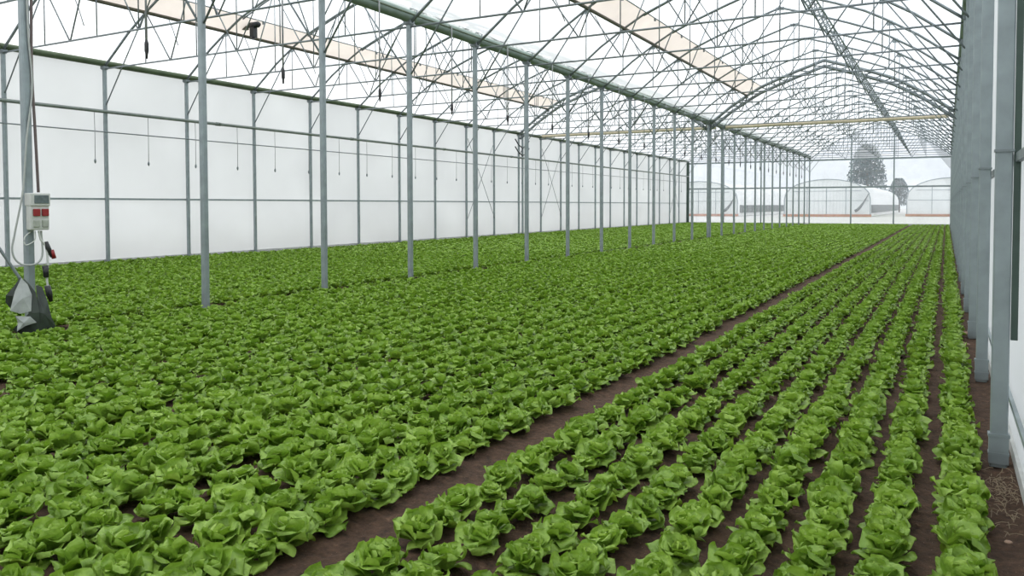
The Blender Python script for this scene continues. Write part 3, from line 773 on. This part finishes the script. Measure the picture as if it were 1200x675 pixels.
def tree(x, y, h, w, label, seed, n):
    r = random.Random(seed); t = thing('tree', label, 'tree', (x, y, 0), 'trees outside')
    mb = MB(); mb.tube([(0, 0, -.1), (.1, 0, h * .3), (0, .1, h * .7)], [w * .07, w * .055, w * .03], 8); link('trunk', mb.mesh('trunk', M['bark'], True), t)
    mb = MB()
    for k in range(n):
        a = r.random() * 2 * PI; zz = h * (.18 + .82 * r.random() ** .8); rr_ = w * .5 * math.sqrt(r.random()) * (math.sin(PI * min(.97, .18 + .78 * (zz / h))) ** .6 + .12 * r.random())
        c = Vector((rr_ * math.cos(a), rr_ * math.sin(a), zz)); s = r.uniform(.16, .34)
        u = Vector((r.gauss(0, 1), r.gauss(0, 1), r.gauss(0, 1))).normalized(); v = u.orthogonal().normalized()
        mb.add([c - u * s, c - v * s * .6, c + u * s, c + v * s * .6], [(0, 1, 2, 3)])
    link('foliage', mb.mesh('foliage', M['hedge']), t)
tree(-15.3, 188, 14.5, 7.6, 'tall haze-tinted tree standing behind the neighbouring greenhouses', 5, 5200)
tree(-9.3, 195, 7.4, 4.2, 'small haze-tinted tree to the side of the tall tree outside', 6, 1800)

# ------------------------------------------------------------------ light: bright overcast sky
w = bpy.data.worlds.new('World'); bpy.context.scene.world = w; w.use_nodes = True
nt = w.node_tree; N = nt.nodes; L = nt.links; N.clear()
out = N.new('ShaderNodeOutputWorld'); bg = N.new('ShaderNodeBackground'); tc = N.new('ShaderNodeTexCoord')
dot = N.new('ShaderNodeVectorMath'); dot.operation = 'DOT_PRODUCT'; dot.inputs[1].default_value = Vector((-.80, .10, .59)).normalized()
L.new(tc.outputs['Generated'], dot.inputs[0])
mr = N.new('ShaderNodeMapRange'); mr.inputs['From Min'].default_value = -1; mr.inputs['From Max'].default_value = 1
L.new(dot.outputs['Value'], mr.inputs['Value'])
rp = N.new('ShaderNodeValToRGB'); e = rp.color_ramp.elements
e[0].position = .25; e[0].color = (.74, .77, .81, 1); e[1].position = .9; e[1].color = (1, 1, 1, 1)
k = e.new(.52); k.color = (.90, .935, .965, 1)
L.new(mr.outputs[0], rp.inputs['Fac'])
# an overcast sky is about three times brighter overhead than at the horizon
sep = N.new('ShaderNodeSeparateXYZ'); L.new(tc.outputs['Generated'], sep.inputs[0])
zr = N.new('ShaderNodeMapRange'); zr.inputs['From Min'].default_value = 0; zr.inputs['From Max'].default_value = 1
zr.inputs['To Min'].default_value = 1.2; zr.inputs['To Max'].default_value = 2.85
L.new(sep.outputs[2], zr.inputs['Value']); L.new(zr.outputs[0], bg.inputs['Strength'])
nz = N.new('ShaderNodeTexNoise'); nz.inputs['Scale'].default_value = 2.2; nz.inputs['Detail'].default_value = 4
L.new(tc.outputs['Generated'], nz.inputs['Vector'])
r2 = N.new('ShaderNodeValToRGB'); r2.color_ramp.elements[0].position = .35; r2.color_ramp.elements[1].position = .65
r2.color_ramp.elements[0].color = (.90, .93, .97, 1); r2.color_ramp.elements[1].color = (1, 1, 1, 1)
L.new(nz.outputs['Fac'], r2.inputs['Fac'])
mx = N.new('ShaderNodeMix'); mx.data_type = 'RGBA'; mx.blend_type = 'MULTIPLY'; mx.inputs[0].default_value = 1
L.new(rp.outputs['Color'], mx.inputs[6]); L.new(r2.outputs['Color'], mx.inputs[7])
L.new(mx.outputs[2], bg.inputs['Color'])
L.new(bg.outputs[0], out.inputs[0])

# ------------------------------------------------------------------ camera
cam = bpy.data.cameras.new('camera'); co = bpy.data.objects.new('camera', cam); COL.objects.link(co)
cam.sensor_width = 36; cam.lens = FOCAL / 1200 * 36; cam.shift_y = -(337.5 - PPY) / 1200; cam.clip_start = .05; cam.clip_end = 1000
co.matrix_world = Matrix(((rt.x, up.x, -fw.x, 0), (rt.y, up.y, -fw.y, 0), (rt.z, up.z, -fw.z, CAM_H), (0, 0, 0, 1)))
sc = bpy.context.scene; sc.camera = co
sc.view_settings.view_transform = 'Standard'; sc.view_settings.look = 'None'; sc.view_settings.gamma = 1; sc.view_settings.use_curve_mapping = False
sc.view_settings.exposure = 0.0
sc.cycles.transparent_max_bounces = 24; sc.cycles.max_bounces = 10; sc.cycles.diffuse_bounces = 5; sc.cycles.transmission_bounces = 6
sc.cycles.use_denoising = True
